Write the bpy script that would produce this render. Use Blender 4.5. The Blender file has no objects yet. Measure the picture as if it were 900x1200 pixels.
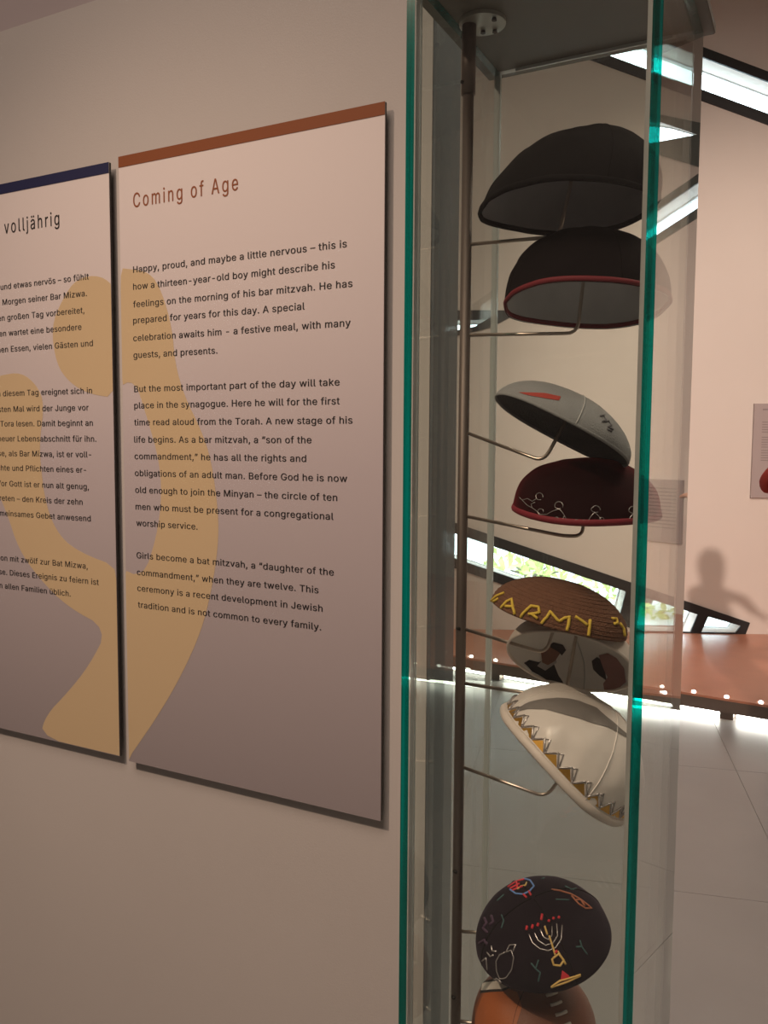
import bpy, bmesh, math, random
from mathutils import Vector, Matrix, geometry
import mathutils.noise as mnoise
random.seed(7)
sc = bpy.context.scene
COL = sc.collection
V = Vector
PI = math.pi

# ------------------------------------------------------------------ camera, world, lights, exposure
F, PITCH, YAW, ROLL = 980.1, 0.0772, 0.4806, 0.0064
cam = bpy.data.cameras.new('camera')
cam.sensor_fit = 'VERTICAL'; cam.sensor_height = 36.0; cam.sensor_width = 27.0
cam.lens = F * 36.0 / 1200.0
cam.clip_start = 0.02
camo = bpy.data.objects.new('camera', cam); COL.objects.link(camo)
hv = V((-math.sin(YAW), math.cos(YAW), 0)); r0 = V((math.cos(YAW), math.sin(YAW), 0)); zz = V((0, 0, 1))
fw = hv * math.cos(PITCH) - zz * math.sin(PITCH); u0 = hv * math.sin(PITCH) + zz * math.cos(PITCH)
rr = r0 * math.cos(ROLL) + u0 * math.sin(ROLL); uu = u0 * math.cos(ROLL) - r0 * math.sin(ROLL)
camo.matrix_world = Matrix(((rr.x, uu.x, -fw.x, 0), (rr.y, uu.y, -fw.y, 0), (rr.z, uu.z, -fw.z, 1.5), (0, 0, 0, 1)))
sc.camera = camo

world = bpy.data.worlds.new('overcast_sky'); sc.world = world
world.use_nodes = True
bg = world.node_tree.nodes['Background']
bg.inputs[0].default_value = (0.80, 0.91, 1.0, 1); bg.inputs[1].default_value = 7.0

def lamp(name, kind, loc, target, energy, color, size=0.05, cone=1.2, blend=0.6, size_y=None):
    l = bpy.data.lights.new(name, kind); l.energy = energy; l.color = color
    if kind == 'AREA':
        l.size = size
        if size_y: l.shape = 'RECTANGLE'; l.size_y = size_y
    else:
        l.shadow_soft_size = size
    if kind == 'SPOT': l.spot_size = cone; l.spot_blend = blend
    o = bpy.data.objects.new(name, l); COL.objects.link(o)
    o.location = loc
    o.rotation_euler = (V(target) - V(loc)).to_track_quat('-Z', 'Y').to_euler()
    return o
WARM = (1.0, 0.70, 0.52)
lamp('text_panel_spot', 'SPOT', (-1.02, -0.45, 2.78), (-0.75, 0.944, 0.85), 80, WARM, 0.012, 1.15, 1.0)
lamp('far_wall_spot', 'SPOT', (1.55, -1.6, 4.25), (-0.2, 6.8, 1.6), 1450, (1.0, 0.76, 0.63), 0.10, 0.62, 0.8)
lamp('hall_fill', 'AREA', (0.6, 2.6, 4.6), (0.6, 2.6, 0), 130, (1.0, 0.80, 0.66), 2.2, size_y=2.2)  # added general fill from above, not a known lamp
lamp('gallery_fill', 'AREA', (-0.5, -1.2, 4.4), (-0.5, -0.6, 0), 62, (1.0, 0.76, 0.62), 1.8, size_y=1.6)  # unseen fill, added to brighten the caps and near wall
sc.view_settings.view_transform = 'Standard'
sc.view_settings.look = 'None'
sc.view_settings.exposure = 0.0
sc.view_settings.gamma = 1.0
sc.view_settings.use_curve_mapping = False
sc.cycles.transparent_max_bounces = 48
sc.cycles.max_bounces = 10
sc.cycles.diffuse_bounces = 5
sc.cycles.glossy_bounces = 6
sc.cycles.sample_clamp_indirect = 6.0
sc.cycles.use_denoising = True

# ------------------------------------------------------------------ materials
def new_mat(name):
    m = bpy.data.materials.new(name); m.use_nodes = True
    return m, m.node_tree.nodes, m.node_tree.links
def mat(name, col, rough=0.6, metal=0.0, noise=0.0, nscale=40.0, bump=0.0, bscale=200.0, sheen=0.0, spec=0.5, emit=0.0, stretch=None, sheen_col=None):
    m, n, l = new_mat(name); b = n['Principled BSDF']
    b.inputs['Base Color'].default_value = (*col, 1); b.inputs['Roughness'].default_value = rough
    b.inputs['Metallic'].default_value = metal; b.inputs['Specular IOR Level'].default_value = spec
    tc = n.new('ShaderNodeTexCoord'); src = tc.outputs['Object']
    if stretch:
        mp = n.new('ShaderNodeMapping'); mp.inputs['Scale'].default_value = stretch
        l.new(src, mp.inputs[0]); src = mp.outputs[0]
    if noise > 0:
        t = n.new('ShaderNodeTexNoise'); t.inputs['Scale'].default_value = nscale; t.inputs['Detail'].default_value = 5
        r = n.new('ShaderNodeMapRange'); r.inputs[3].default_value = 1 - noise; r.inputs[4].default_value = 1 + noise
        l.new(src, t.inputs['Vector']); l.new(t.outputs['Fac'], r.inputs[0])
        mx = n.new('ShaderNodeMix'); mx.data_type = 'RGBA'; mx.blend_type = 'MULTIPLY'; mx.inputs[0].default_value = 1
        mx.inputs[6].default_value = (*col, 1); l.new(r.outputs[0], mx.inputs[7]); l.new(mx.outputs[2], b.inputs['Base Color'])
    if bump > 0:
        t = n.new('ShaderNodeTexNoise'); t.inputs['Scale'].default_value = bscale; t.inputs['Detail'].default_value = 3
        l.new(src, t.inputs['Vector'])
        bp = n.new('ShaderNodeBump'); bp.inputs['Strength'].default_value = bump; bp.inputs['Distance'].default_value = 0.002
        l.new(t.outputs['Fac'], bp.inputs['Height']); l.new(bp.outputs[0], b.inputs['Normal'])
    if sheen > 0:
        b.inputs['Sheen Weight'].default_value = sheen; b.inputs['Sheen Roughness'].default_value = 0.4
        b.inputs['Sheen Tint'].default_value = (*(sheen_col or (1, 1, 1)), 1)
    if emit > 0:
        b.inputs['Emission Color'].default_value = (*col, 1); b.inputs['Emission Strength'].default_value = emit
    return m
def glass_mat(name, tint, f0=0.04):
    m, n, l = new_mat(name); n.remove(n['Principled BSDF'])
    out = n['Material Output']
    geo = n.new('ShaderNodeNewGeometry'); dot = n.new('ShaderNodeVectorMath'); dot.operation = 'DOT_PRODUCT'
    l.new(geo.outputs['Normal'], dot.inputs[0]); l.new(geo.outputs['Incoming'], dot.inputs[1])
    ab = n.new('ShaderNodeMath'); ab.operation = 'ABSOLUTE'; l.new(dot.outputs['Value'], ab.inputs[0])
    om = n.new('ShaderNodeMath'); om.operation = 'SUBTRACT'; om.inputs[0].default_value = 1; l.new(ab.outputs[0], om.inputs[1])
    pw = n.new('ShaderNodeMath'); pw.operation = 'POWER'; pw.inputs[1].default_value = 5; l.new(om.outputs[0], pw.inputs[0])
    ma = n.new('ShaderNodeMath'); ma.operation = 'MULTIPLY_ADD'; ma.inputs[1].default_value = 1 - f0; ma.inputs[2].default_value = f0
    l.new(pw.outputs[0], ma.inputs[0])
    tr = n.new('ShaderNodeBsdfTransparent'); tr.inputs[0].default_value = (*tint, 1)
    gl = n.new('ShaderNodeBsdfGlossy'); gl.inputs['Roughness'].default_value = 0.0; gl.inputs[0].default_value = (1, 1, 1, 1)
    mx = n.new('ShaderNodeMixShader'); l.new(ma.outputs[0], mx.inputs[0]); l.new(tr.outputs[0], mx.inputs[1]); l.new(gl.outputs[0], mx.inputs[2])
    l.new(mx.outputs[0], out.inputs[0])
    return m
M = {}
M['back'] = mat('dark_back_wall', (0.16, 0.15, 0.15), 0.9)
M['wall'] = mat('painted_plaster', (0.56, 0.54, 0.52), 0.85, noise=0.04, nscale=3, bump=0.08, bscale=400)
M['wall_end'] = mat('shaded_wall_end', (0.10, 0.125, 0.145), 0.7, noise=0.06, nscale=4)  # the end face's shade is put into this dark colour
M['farwall'] = mat('far_wall_plaster', (0.76, 0.70, 0.65), 0.9, noise=0.04, nscale=2)
M['soffit'] = mat('soffit_paint', (0.45, 0.40, 0.41), 0.85, noise=0.05, nscale=3)
M['ceiling'] = mat('ceiling_paint', (0.30, 0.29, 0.26), 0.9)
M['floor'] = mat('floor_screed', (0.15, 0.15, 0.15), 0.7)
M['slab'] = mat('grey_floor_slab', (0.26, 0.255, 0.25), 0.38, noise=0.10, nscale=3, bump=0.05, bscale=150)
M['platform'] = mat('orange_brown_linoleum', (0.56, 0.24, 0.15), 0.28, noise=0.12, nscale=6)
M['fascia'] = mat('brown_grey_edge', (0.16, 0.12, 0.10), 0.5)
M['led'] = mat('led_strip', (1.0, 1.0, 0.90), 0.5, emit=14.0)
M['dot'] = mat('led_dot', (1.0, 0.97, 0.90), 0.5, emit=8.0)
M['black_frame'] = mat('black_window_frame', (0.02, 0.022, 0.025), 0.5)
M['reveal'] = mat('white_window_reveal', (0.75, 0.78, 0.80), 0.6)
M['glass'] = glass_mat('clear_case_glass', (0.945, 0.968, 0.948))
M['window_glass'] = glass_mat('window_glass', (0.93, 0.97, 0.96))
def edge_glass():
    m, n, l = new_mat('green_glass_edge'); b = n['Principled BSDF']; out = n['Material Output']
    b.inputs['Base Color'].default_value = (0.0, 0.12, 0.09, 1); b.inputs['Roughness'].default_value = 0.12
    b.inputs['Specular IOR Level'].default_value = 0.8
    tc = n.new('ShaderNodeTexCoord'); mp = n.new('ShaderNodeMapping'); mp.inputs['Scale'].default_value = (260, 260, 2.5)
    t = n.new('ShaderNodeTexNoise'); t.inputs['Scale'].default_value = 1.0; t.inputs['Detail'].default_value = 2
    l.new(tc.outputs['Object'], mp.inputs[0]); l.new(mp.outputs[0], t.inputs[0])
    cr = n.new('ShaderNodeValToRGB'); cr.color_ramp.elements[0].color = (0.0, 0.035, 0.027, 1); cr.color_ramp.elements[0].position = 0.35
    cr.color_ramp.elements[1].color = (0.0, 0.24, 0.23, 1); cr.color_ramp.elements[1].position = 0.7
    l.new(t.outputs['Fac'], cr.inputs[0]); l.new(cr.outputs[0], b.inputs['Base Color'])
    tl = n.new('ShaderNodeBsdfTransparent'); tl.inputs[0].default_value = (0.0, 0.55, 0.46, 1)
    mx = n.new('ShaderNodeMixShader'); mx.inputs[0].default_value = 0.35
    l.new(b.outputs[0], mx.inputs[1]); l.new(tl.outputs[0], mx.inputs[2]); l.new(mx.outputs[0], out.inputs[0])
    return m
M['edge'] = edge_glass()
M['clear_edge'] = mat('pale_polished_edge', (0.60, 0.66, 0.66), 0.15, spec=0.9)
M['seam_glue'] = mat('grey_silicone_seam', (0.46, 0.46, 0.45), 0.25, noise=0.2, nscale=30, spec=0.9)
M['plate'] = mat('olive_grey_metal_plate', (0.15, 0.145, 0.125), 0.5, noise=0.08, nscale=8)
M['steel'] = mat('brushed_dark_steel', (0.20, 0.165, 0.15), 0.5, metal=0.6, noise=0.1, nscale=40, stretch=(1, 1, .05))
M['flange'] = mat('pale_zinc_flange', (0.45, 0.46, 0.43), 0.4, metal=0.5)
M['rod'] = mat('steel_wire_rod', (0.55, 0.47, 0.41), 0.28, metal=0.95)
M['dark_screw'] = mat('dark_screw', (0.02, 0.02, 0.02), 0.4, metal=0.5)
M['panel_edge'] = mat('dark_panel_edge', (0.06, 0.055, 0.055), 0.6)
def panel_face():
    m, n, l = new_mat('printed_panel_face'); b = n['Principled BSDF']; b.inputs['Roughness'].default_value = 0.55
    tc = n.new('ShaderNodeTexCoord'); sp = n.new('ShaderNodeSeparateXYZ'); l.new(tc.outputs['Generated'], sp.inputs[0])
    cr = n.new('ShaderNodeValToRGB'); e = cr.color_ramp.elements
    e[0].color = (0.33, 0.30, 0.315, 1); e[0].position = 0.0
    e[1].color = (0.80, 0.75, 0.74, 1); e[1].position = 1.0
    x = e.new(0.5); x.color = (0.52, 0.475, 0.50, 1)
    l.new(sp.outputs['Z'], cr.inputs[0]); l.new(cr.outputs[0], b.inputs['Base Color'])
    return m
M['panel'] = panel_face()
M['panel_yellow'] = mat('yellow_print', (0.62, 0.49, 0.30), 0.6)
M['bar_brown'] = mat('brown_print_bar', (0.25, 0.075, 0.022), 0.7)
M['bar_navy'] = mat('navy_print_bar', (0.012, 0.016, 0.075), 0.7)
M['ink_brown'] = mat('brown_ink', (0.28, 0.085, 0.03), 0.7)
M['ink_black'] = mat('black_ink', (0.015, 0.014, 0.016), 0.6)
M['far_panel'] = mat('lilac_grey_panel', (0.42, 0.36, 0.36), 0.6)
M['far_ink'] = mat('faded_grey_ink', (0.27, 0.23, 0.235), 0.6)
M['ground'] = mat('pale_paving_outside', (0.72, 0.74, 0.74), 0.9, noise=0.2, nscale=1.5)
M['leaf'] = mat('yellow_green_leaf', (0.52, 0.56, 0.22), 0.6, noise=0.5, nscale=2)
M['bark'] = mat('grey_bark', (0.16, 0.13, 0.10), 0.9, noise=0.3, nscale=20)
# fabrics
M['black_felt'] = mat('black_felt', (0.006, 0.0055, 0.006), 0.95, bump=0.1, bscale=500, spec=.2)
M['black_lining'] = mat('dark_grey_lining', (0.42, 0.42, 0.46), 0.6, noise=0.15, nscale=25, bump=0.15, bscale=120)
M['black_knit'] = mat('black_velvet', (0.007, 0.004, 0.005), 0.95, bump=0.1, bscale=500, spec=.2)
M['red_piping'] = mat('dark_red_piping', (0.20, 0.012, 0.022), 0.7)
M['grey_lining'] = mat('light_grey_lining', (0.62, 0.63, 0.65), 0.5, noise=0.25, nscale=22, bump=0.3, bscale=70)
M['grey_suede'] = mat('grey_suede', (0.30, 0.31, 0.32), 0.95, noise=0.12, nscale=60, bump=0.5, bscale=700, sheen=0.3)
M['suede_inside'] = mat('dark_grey_suede_lining', (0.17, 0.175, 0.185), 0.95, noise=0.2, nscale=50, bump=0.6, bscale=500)
M['pale_thread'] = mat('pale_grey_thread', (0.55, 0.56, 0.56), 0.6)
M['red_patch'] = mat('red_printed_patch', (0.42, 0.05, 0.035), 0.6)
M['grey_print'] = mat('dark_grey_print', (0.13, 0.13, 0.15), 0.6)
M['burgundy'] = mat('burgundy_velvet', (0.014, 0.001, 0.002), 0.9, spec=.2, sheen=0.45, sheen_col=(1.0, 0.06, 0.10))
M['burgundy_lining'] = mat('crimson_lining', (0.14, 0.010, 0.02), 0.6)
M['burgundy_rim'] = mat('crimson_velvet_rim', (0.24, 0.015, 0.03), 0.7)
M['silver'] = mat('silver_thread', (0.62, 0.58, 0.58), 0.25, metal=0.7)
M['brown_knit'] = mat('brown_crochet', (0.19, 0.088, 0.052), 0.95, noise=0.25, nscale=120, bump=0.9, bscale=550)
M['yellow_knit'] = mat('yellow_yarn', (0.85, 0.60, 0.09), 0.8, bump=0.5, bscale=800)
M['white_satin'] = mat('white_satin', (0.84, 0.78, 0.74), 0.32, noise=0.05, nscale=20, bump=0.35, bscale=40, sheen=0.2)
M['grey_satin'] = mat('dark_grey_satin', (0.24, 0.22, 0.21), 0.35, noise=0.1, nscale=30, bump=0.3, bscale=60)
M['white_lining'] = mat('white_lining', (0.80, 0.78, 0.76), 0.6, noise=0.04, nscale=10)
M['cream_rim'] = mat('cream_piping', (0.82, 0.73, 0.67), 0.5)
M['gold'] = mat('gold_thread', (0.72, 0.40, 0.08), 0.32, metal=0.8, noise=0.2, nscale=300)
M['portrait_suit'] = mat('printed_dark_suit', (0.018, 0.017, 0.022), 0.6)
M['portrait_hair'] = mat('printed_dark_hair', (0.035, 0.025, 0.028), 0.6)
M['portrait_skin'] = mat('printed_brown_skin', (0.26, 0.125, 0.09), 0.6, noise=0.35, nscale=60)
M['portrait_skin2'] = mat('printed_pink_skin', (0.36, 0.19, 0.18), 0.6, noise=0.35, nscale=50)
M['portrait_shirt'] = mat('printed_pale_shirt', (0.45, 0.42, 0.42), 0.6)
M['navy_velvet'] = mat('black_violet_velvet', (0.012, 0.007, 0.013), 0.92, noise=0.3, nscale=30, bump=0.1, bscale=500, spec=.2, sheen=0.08, sheen_col=(0.8, 0.6, 0.9))
M['th_red'] = mat('red_thread', (0.75, 0.04, 0.06), 0.6)
M['th_orange'] = mat('orange_thread', (0.80, 0.22, 0.08), 0.6)
M['th_blue'] = mat('blue_thread', (0.16, 0.32, 0.72), 0.6)
M['th_gold'] = mat('yellow_gold_thread', (0.78, 0.52, 0.16), 0.5)
M['th_teal'] = mat('dark_teal_thread', (0.05, 0.13, 0.13), 0.6)
M['th_violet'] = mat('dark_violet_thread', (0.075, 0.035, 0.075), 0.6)
M['th_copper'] = mat('copper_thread', (0.42, 0.14, 0.07), 0.5)
M['ball_brown'] = mat('football_brown_leather', (0.20, 0.065, 0.032), 0.45, noise=0.15, nscale=30, bump=0.3, bscale=900)
M['ball_orange'] = mat('football_orange_leather', (0.42, 0.11, 0.025), 0.45, noise=0.15, nscale=30, bump=0.3, bscale=900)
M['ball_white'] = mat('white_football_print', (0.72, 0.66, 0.60), 0.55)
M['ball_black'] = mat('black_football_print', (0.02, 0.015, 0.015), 0.55)
M['red_cloth'] = mat('red_pullover', (0.42, 0.035, 0.022), 0.9, bump=0.3, bscale=300)
M['jeans'] = mat('dark_blue_trousers', (0.03, 0.045, 0.09), 0.9, bump=0.2, bscale=500)
M['skin'] = mat('skin', (0.50, 0.27, 0.19), 0.5)
M['hair'] = mat('brown_hair', (0.06, 0.03, 0.018), 0.7, bump=0.6, bscale=300)
M['shoe'] = mat('black_shoe', (0.02, 0.02, 0.02), 0.4)

# ------------------------------------------------------------------ helpers
def link(name, me, m=None, parent=None, mats=None, smooth=False):
    for k in (mats or ([m] if m else [])): me.materials.append(k)
    if smooth:
        for p in me.polygons: p.use_smooth = True
    o = bpy.data.objects.new(name, me); COL.objects.link(o)
    if parent: o.parent = parent
    return o
def mesh(name, v, f):
    me = bpy.data.meshes.new(name); me.from_pydata([tuple(a) for a in v], [], f); me.update()
    return me
def from_bm(name, bm, *a, **k):
    bmesh.ops.recalc_face_normals(bm, faces=bm.faces[:])
    me = bpy.data.meshes.new(name); bm.to_mesh(me); bm.free()
    return link(name, me, *a, **k)
def tag(o, label=None, cat=None, group=None, kind=None):
    if label: o['label'] = label
    if cat: o['category'] = cat
    if group: o['group'] = group
    if kind: o['kind'] = kind
    return o
def empty(name, loc=(0, 0, 0), mw=None, parent=None):
    o = bpy.data.objects.new(name, None); COL.objects.link(o); o.empty_display_size = 0.05
    if mw is not None: o.matrix_world = mw
    else: o.location = loc
    if parent: o.parent = parent
    return o
def box_bm(bm, x0, x1, y0, y1, z0, z1, bevel=0.0):
    t = bmesh.new()
    vs = [t.verts.new((x, y, z)) for x in (x0, x1) for y in (y0, y1) for z in (z0, z1)]
    for q in ((0, 1, 3, 2), (4, 6, 7, 5), (0, 4, 5, 1), (2, 3, 7, 6), (0, 2, 6, 4), (1, 5, 7, 3)):
        t.faces.new([vs[i] for i in q])
    if bevel: bmesh.ops.bevel(t, geom=t.edges[:], offset=bevel, segments=2, affect='EDGES')
    me = bpy.data.meshes.new('t'); t.to_mesh(me); t.free(); bm.from_mesh(me); bpy.data.meshes.remove(me)
def box(name, x0, x1, y0, y1, z0, z1, m, parent=None, bevel=0.0):
    bm = bmesh.new(); box_bm(bm, x0, x1, y0, y1, z0, z1, bevel)
    return from_bm(name, bm, m, parent)
def tube_into(v, f, pts, r, sides=8, cap=True):
    pts = [V(p) for p in pts]; n = len(pts); base = len(v)
    rs = r if isinstance(r, (list, tuple)) else [r] * n
    t0 = (pts[1] - pts[0]).normalized()
    ref = V((0, 0, 1)) if abs(t0.z) < 0.9 else V((1, 0, 0))
    nrm = t0.cross(ref).normalized()
    for i, p in enumerate(pts):
        t = (pts[min(i + 1, n - 1)] - pts[max(i - 1, 0)])
        t = t.normalized() if t.length > 1e-9 else t0
        nrm = (nrm - t * nrm.dot(t)); nrm = nrm.normalized() if nrm.length > 1e-6 else t.orthogonal().normalized()
        b = t.cross(nrm)
        for k in range(sides):
            a = 2 * PI * k / sides
            v.append(p + (nrm * math.cos(a) + b * math.sin(a)) * rs[i])
    for i in range(n - 1):
        for k in range(sides):
            a, b2 = base + i * sides + k, base + i * sides + (k + 1) % sides
            f.append((a, b2, b2 + sides, a + sides))
    if cap:
        f.append(tuple(base + k for k in range(sides))[::-1]); f.append(tuple(base + (n - 1) * sides + k for k in range(sides)))
def tube(name, pts, r, m, parent=None, sides=10):
    v, f = [], []; tube_into(v, f, pts, r, sides)
    return link(name, mesh(name, v, f), m, parent, smooth=True)
def bezier(pts, rad=0.012, n=6):
    """polyline with its inner corners rounded"""
    pts = [V(p) for p in pts]; out = [pts[0]]
    for i in range(1, len(pts) - 1):
        a, b, c = pts[i - 1], pts[i], pts[i + 1]
        r = min(rad, (a - b).length * .45, (c - b).length * .45)
        p, q = b + (a - b).normalized() * r, b + (c - b).normalized() * r
        for k in range(n + 1):
            t = k / n; out.append(p * (1 - t) ** 2 + b * 2 * t * (1 - t) + q * t * t)
    out.append(pts[-1]); return out
def ring(name, outer, inner, depth, matrix, m, parent=None):
    n = len(outer); v = []
    for z in (-depth / 2, depth / 2):
        for lp in (outer, inner): v += [matrix @ V((p[0], p[1], z)) for p in lp]
    f = []
    for i in range(n):
        j = (i + 1) % n
        f += [(i, j, n + j, n + i), (2 * n + i, 3 * n + i, 3 * n + j, 2 * n + j), (i, 2 * n + i, 2 * n + j, j), (n + i, n + j, 3 * n + j, 3 * n + i)]
    return link(name, mesh(name, v, f), m, parent)
def flat_curve(name, loops, depth, matrix, m, parent=None, bevel=0):
    """a flat plate with holes: first loop outer, others holes; local x,y in the plate, local z its thickness"""
    cu = bpy.data.curves.new(name, 'CURVE'); cu.dimensions = '2D'; cu.fill_mode = 'BOTH'; cu.extrude = depth / 2
    for lp in loops:
        s = cu.splines.new('POLY'); s.points.add(len(lp) - 1); s.use_cyclic_u = True
        for p, q in zip(s.points, lp): p.co = (q[0], q[1], 0, 1)
    o = bpy.data.objects.new('t', cu); COL.objects.link(o)
    dg = bpy.context.evaluated_depsgraph_get()
    me = bpy.data.meshes.new_from_object(o.evaluated_get(dg)); me.transform(matrix)
    bpy.data.objects.remove(o); bpy.data.curves.remove(cu)
    me.name = name; me.materials.clear()
    return link(name, me, m, parent)

# ------------------------------------------------------------------ the setting
FLOOR_TOP = 0.0
WY = 0.952            # face of the near wall
def farline(x): return 5.9 + .415 / .91 * (x + 2.264)
def room_plate(name, z0, z1, m, over=0.02):
    bm = bmesh.new(); pl = [(-5, -2.6), (5, -2.6), (5, farline(5) + over), (-5, farline(-5) + over)]
    a = [bm.verts.new((x, y, z0)) for x, y in pl]; b = [bm.verts.new((x, y, z1)) for x, y in pl]
    bm.faces.new(a); bm.faces.new(b)
    for i in range(4): bm.faces.new((a[i], a[(i + 1) % 4], b[(i + 1) % 4], b[i]))
    return tag(from_bm(name, bm, m), kind='structure')
fb = room_plate('floor', -0.12, -0.004, M['floor'])
ang = math.radians(14); ca, sa = math.cos(ang), math.sin(ang)
slab_me = None; S = 1.2
for i in range(-5, 7):
    for j in range(-3, 7):
        cx0, cy0 = -1.62 + i * S * ca + j * S * -sa + .0, 4.48 + i * S * sa + (j - 4) * S * ca
        cx = -1.748 + ((i + .5) * ca - (j - 3.5) * sa) * S; cy = 5.025 + ((i + .5) * sa + (j - 3.5) * ca) * S
        ok = all(-4.9 < cx + (a * ca - b * sa) * S / 2 < 4.9 and -2.5 < cy + (a * sa + b * ca) * S / 2 < 5.9 + .456 * (cx + 2.264) - .35 for a in (-1, 1) for b in (-1, 1))
        if not ok: continue
        if slab_me is None:
            o = box('slab', -S / 2 + .0009, S / 2 - .0009, -S / 2 + .0009, S / 2 - .0009, -0.004, 0, M['slab'], fb); slab_me = o.data
        else:
            o = bpy.data.objects.new('slab', slab_me); COL.objects.link(o); o.parent = fb
        o.location = (cx, cy, 0); o.rotation_euler = (0, 0, ang)

wl = box('wall_left', -5.0, -0.434, WY, 1.032, 0, 2.161, M['wall']); tag(wl, kind='structure')
tag(box('trim_1', -0.434, -0.430, WY + .0015, 1.030, 0, 4.75, M['wall_end']), kind='structure')  # thin dark sheet over the wall end, standing in for its shade
tag(box('trim_2', -5.0, -0.434, WY + .025, 1.032, 2.161, 4.75, M['soffit']), kind='structure')
room_plate('ceiling', 4.75, 4.87, M['ceiling'])
tag(box('wall_back', -5, 5, -2.72, -2.6, -.12, 4.75, M['back']), kind='structure')
tag(box('wall_right', 5, 5.12, -2.6, 9.4, -.12, 4.75, M['farwall']), kind='structure')
tag(box('wall_side', -5.12, -5, -2.6, 5.2, -.12, 4.75, M['wall']), kind='structure')

# far wall: local u runs along it, v is the height, w goes outward
A0 = V((-2.264, 5.9, 0)); DU = V((0.91, 0.415, 0)).normalized(); DW = V((-DU.y, DU.x, 0))
T = 0.22
def wallmat(w):   # plane at depth w behind the face
    p = A0 + DW * w
    return Matrix(((DU.x, 0, DW.x, p.x), (DU.y, 0, DW.y, p.y), (0, 1, 0, 0), (0, 0, 0, 1)))
def lo_u(u): return .902 - .329 * (u + .08)      # low window, outer top edge
def lo_l(u): return .558 - .329 * (u + .08)
def hi_u(u): return 4.347 - .383 * (u - 1.547)   # high window
def hi_l(u): return 3.976 - .371 * (u - 1.56)
win = {
 'window_1': dict(outer=[(-1.6, lo_l(-1.6)), (1.245, .122), (1.99, .122), (2.02, lo_u(2.02)), (-1.6, lo_u(-1.6))],
    holes=[[(-1.5, lo_l(-1.5) + .075), (-.02, lo_l(-.02) + .075), (1.062, .26), (1.10, lo_u(1.10) - .08), (-1.5, lo_u(-1.5) - .08)],
           [(1.18, .135), (1.585, .135), (1.635, lo_u(1.635) - .07), (1.22, lo_u(1.22) - .075)],
           [(1.665, .135), (1.915, .135), (1.955, lo_u(1.955) - .045), (1.712, lo_u(1.712) - .06)]]),
 'window_2': dict(outer=[(-.44, 4.72), (5.2, hi_l(5.2)), (5.2, hi_u(5.2)), (.57, 4.72)],
    holes=[[(-.15, hi_l(-.15) + .075), (5.1, hi_l(5.1) + .075), (5.1, hi_u(5.1) - .07), (.50, hi_u(.50) - .07)]]),
 'window_3': dict(outer=[(-.62, 2.20), (-.411, 2.275), (.06, 2.387), (.29, 2.511), (-.62, 2.515)],
    holes=[[(-.58, 2.29), (-.059, 2.394), (.03, 2.445), (-.58, 2.43)]]),
 'window_4': dict(outer=[(3.10, 3.80), (3.26, 3.75), (4.9, 4.60), (4.9, 4.70), (4.55, 4.70), (3.24, 4.08), (3.10, 4.02)],
    holes=[[(3.27, 4.0), (3.70, 3.99 + .06), (4.6, 4.50), (4.5, 4.56), (3.62, 4.20)]]),
}
holes = [h for w_ in win.values() for h in w_['holes']]
far = flat_curve('wall_far', [[(-3.05, -.1), (7.9, -.1), (7.9, 4.75), (-3.05, 4.75)]] + holes, T, wallmat(T / 2), M['farwall'])
tag(far, kind='structure')
for wn, w_ in win.items():
    fr = flat_curve(wn, [w_['outer']] + w_['holes'], 0.014, wallmat(-0.007 - .001 * (wn == 'window_4') * 4), M['black_frame'])
    tag(fr, kind='structure')
    for h in w_['holes']:
        c = (sum(p[0] for p in h) / len(h), sum(p[1] for p in h) / len(h))
        big = [(c[0] + (p[0] - c[0]) * 1.0, c[1] + (p[1] - c[1]) * 1.0) for p in h]
        flat_curve('pane', [big], 0.010, wallmat(T - .03), M['window_glass'], fr)
        inn = []
        (ua, za), (ub, zb2) = h[-2], h[-1]; top_z = lambda u: za + (zb2 - za) / (ub - ua) * (u - ua); hh = (top_z(h[0][0]) - h[0][1]) / 2
        for p in h:      # slim sash just inside the opening edge
            rise = p[1] - top_z(p[0]) + hh
            inn.append((p[0] - math.copysign(.012, p[0] - c[0]), p[1] - math.copysign(.010, rise)))
        ring('sash', h, inn, 0.02, wallmat(T - .05), M['reveal'], fr)

# outside
tag(box('ground', -40, 40, 4.0, 60, -0.35, -0.20, M['ground']), kind='structure')
def shrub(loc, rad, n, seed, label, zc):
    root = empty('garden_shrub', loc); tag(root, label, 'shrub')
    rnd = random.Random(seed); v, f = [], []
    for _ in range(n):
        d = V((rnd.gauss(0, 1), rnd.gauss(0, 1), rnd.gauss(0, 1))).normalized() * rad * rnd.random() ** .4
        c = V((d.x, d.y * .8, zc + d.z * .75)); a = V((rnd.gauss(0, 1), rnd.gauss(0, 1), rnd.gauss(0, 1))).normalized(); b = a.orthogonal().normalized()
        s = rnd.uniform(.05, .09); k = len(v)
        v += [c - a * s, c + b * s * .45, c + a * s, c - b * s * .45]; f.append((k, k + 1, k + 2, k + 3))
    fo = link('foliage', mesh('foliage', v, f), M['leaf'], root); fo['kind'] = 'stuff'
    for k in range(5):
        a = k * 1.3; tube('stem', [(0, 0, -.2 - loc[2]), (math.cos(a) * .1, math.sin(a) * .1, zc * .5), (math.cos(a) * rad * .5, math.sin(a) * rad * .4, zc)], [.03, .022, .01], M['bark'], root, 6)
shrub((-1.55, 8.9, 0), .75, 420, 1, 'yellow green leafy shrub outside behind the low slanted window', .25)
shrub((-2.9, 9.3, 0), .6, 240, 2, 'smaller pale green shrub outside the low window, partly behind the brown cap', .1)

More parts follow.
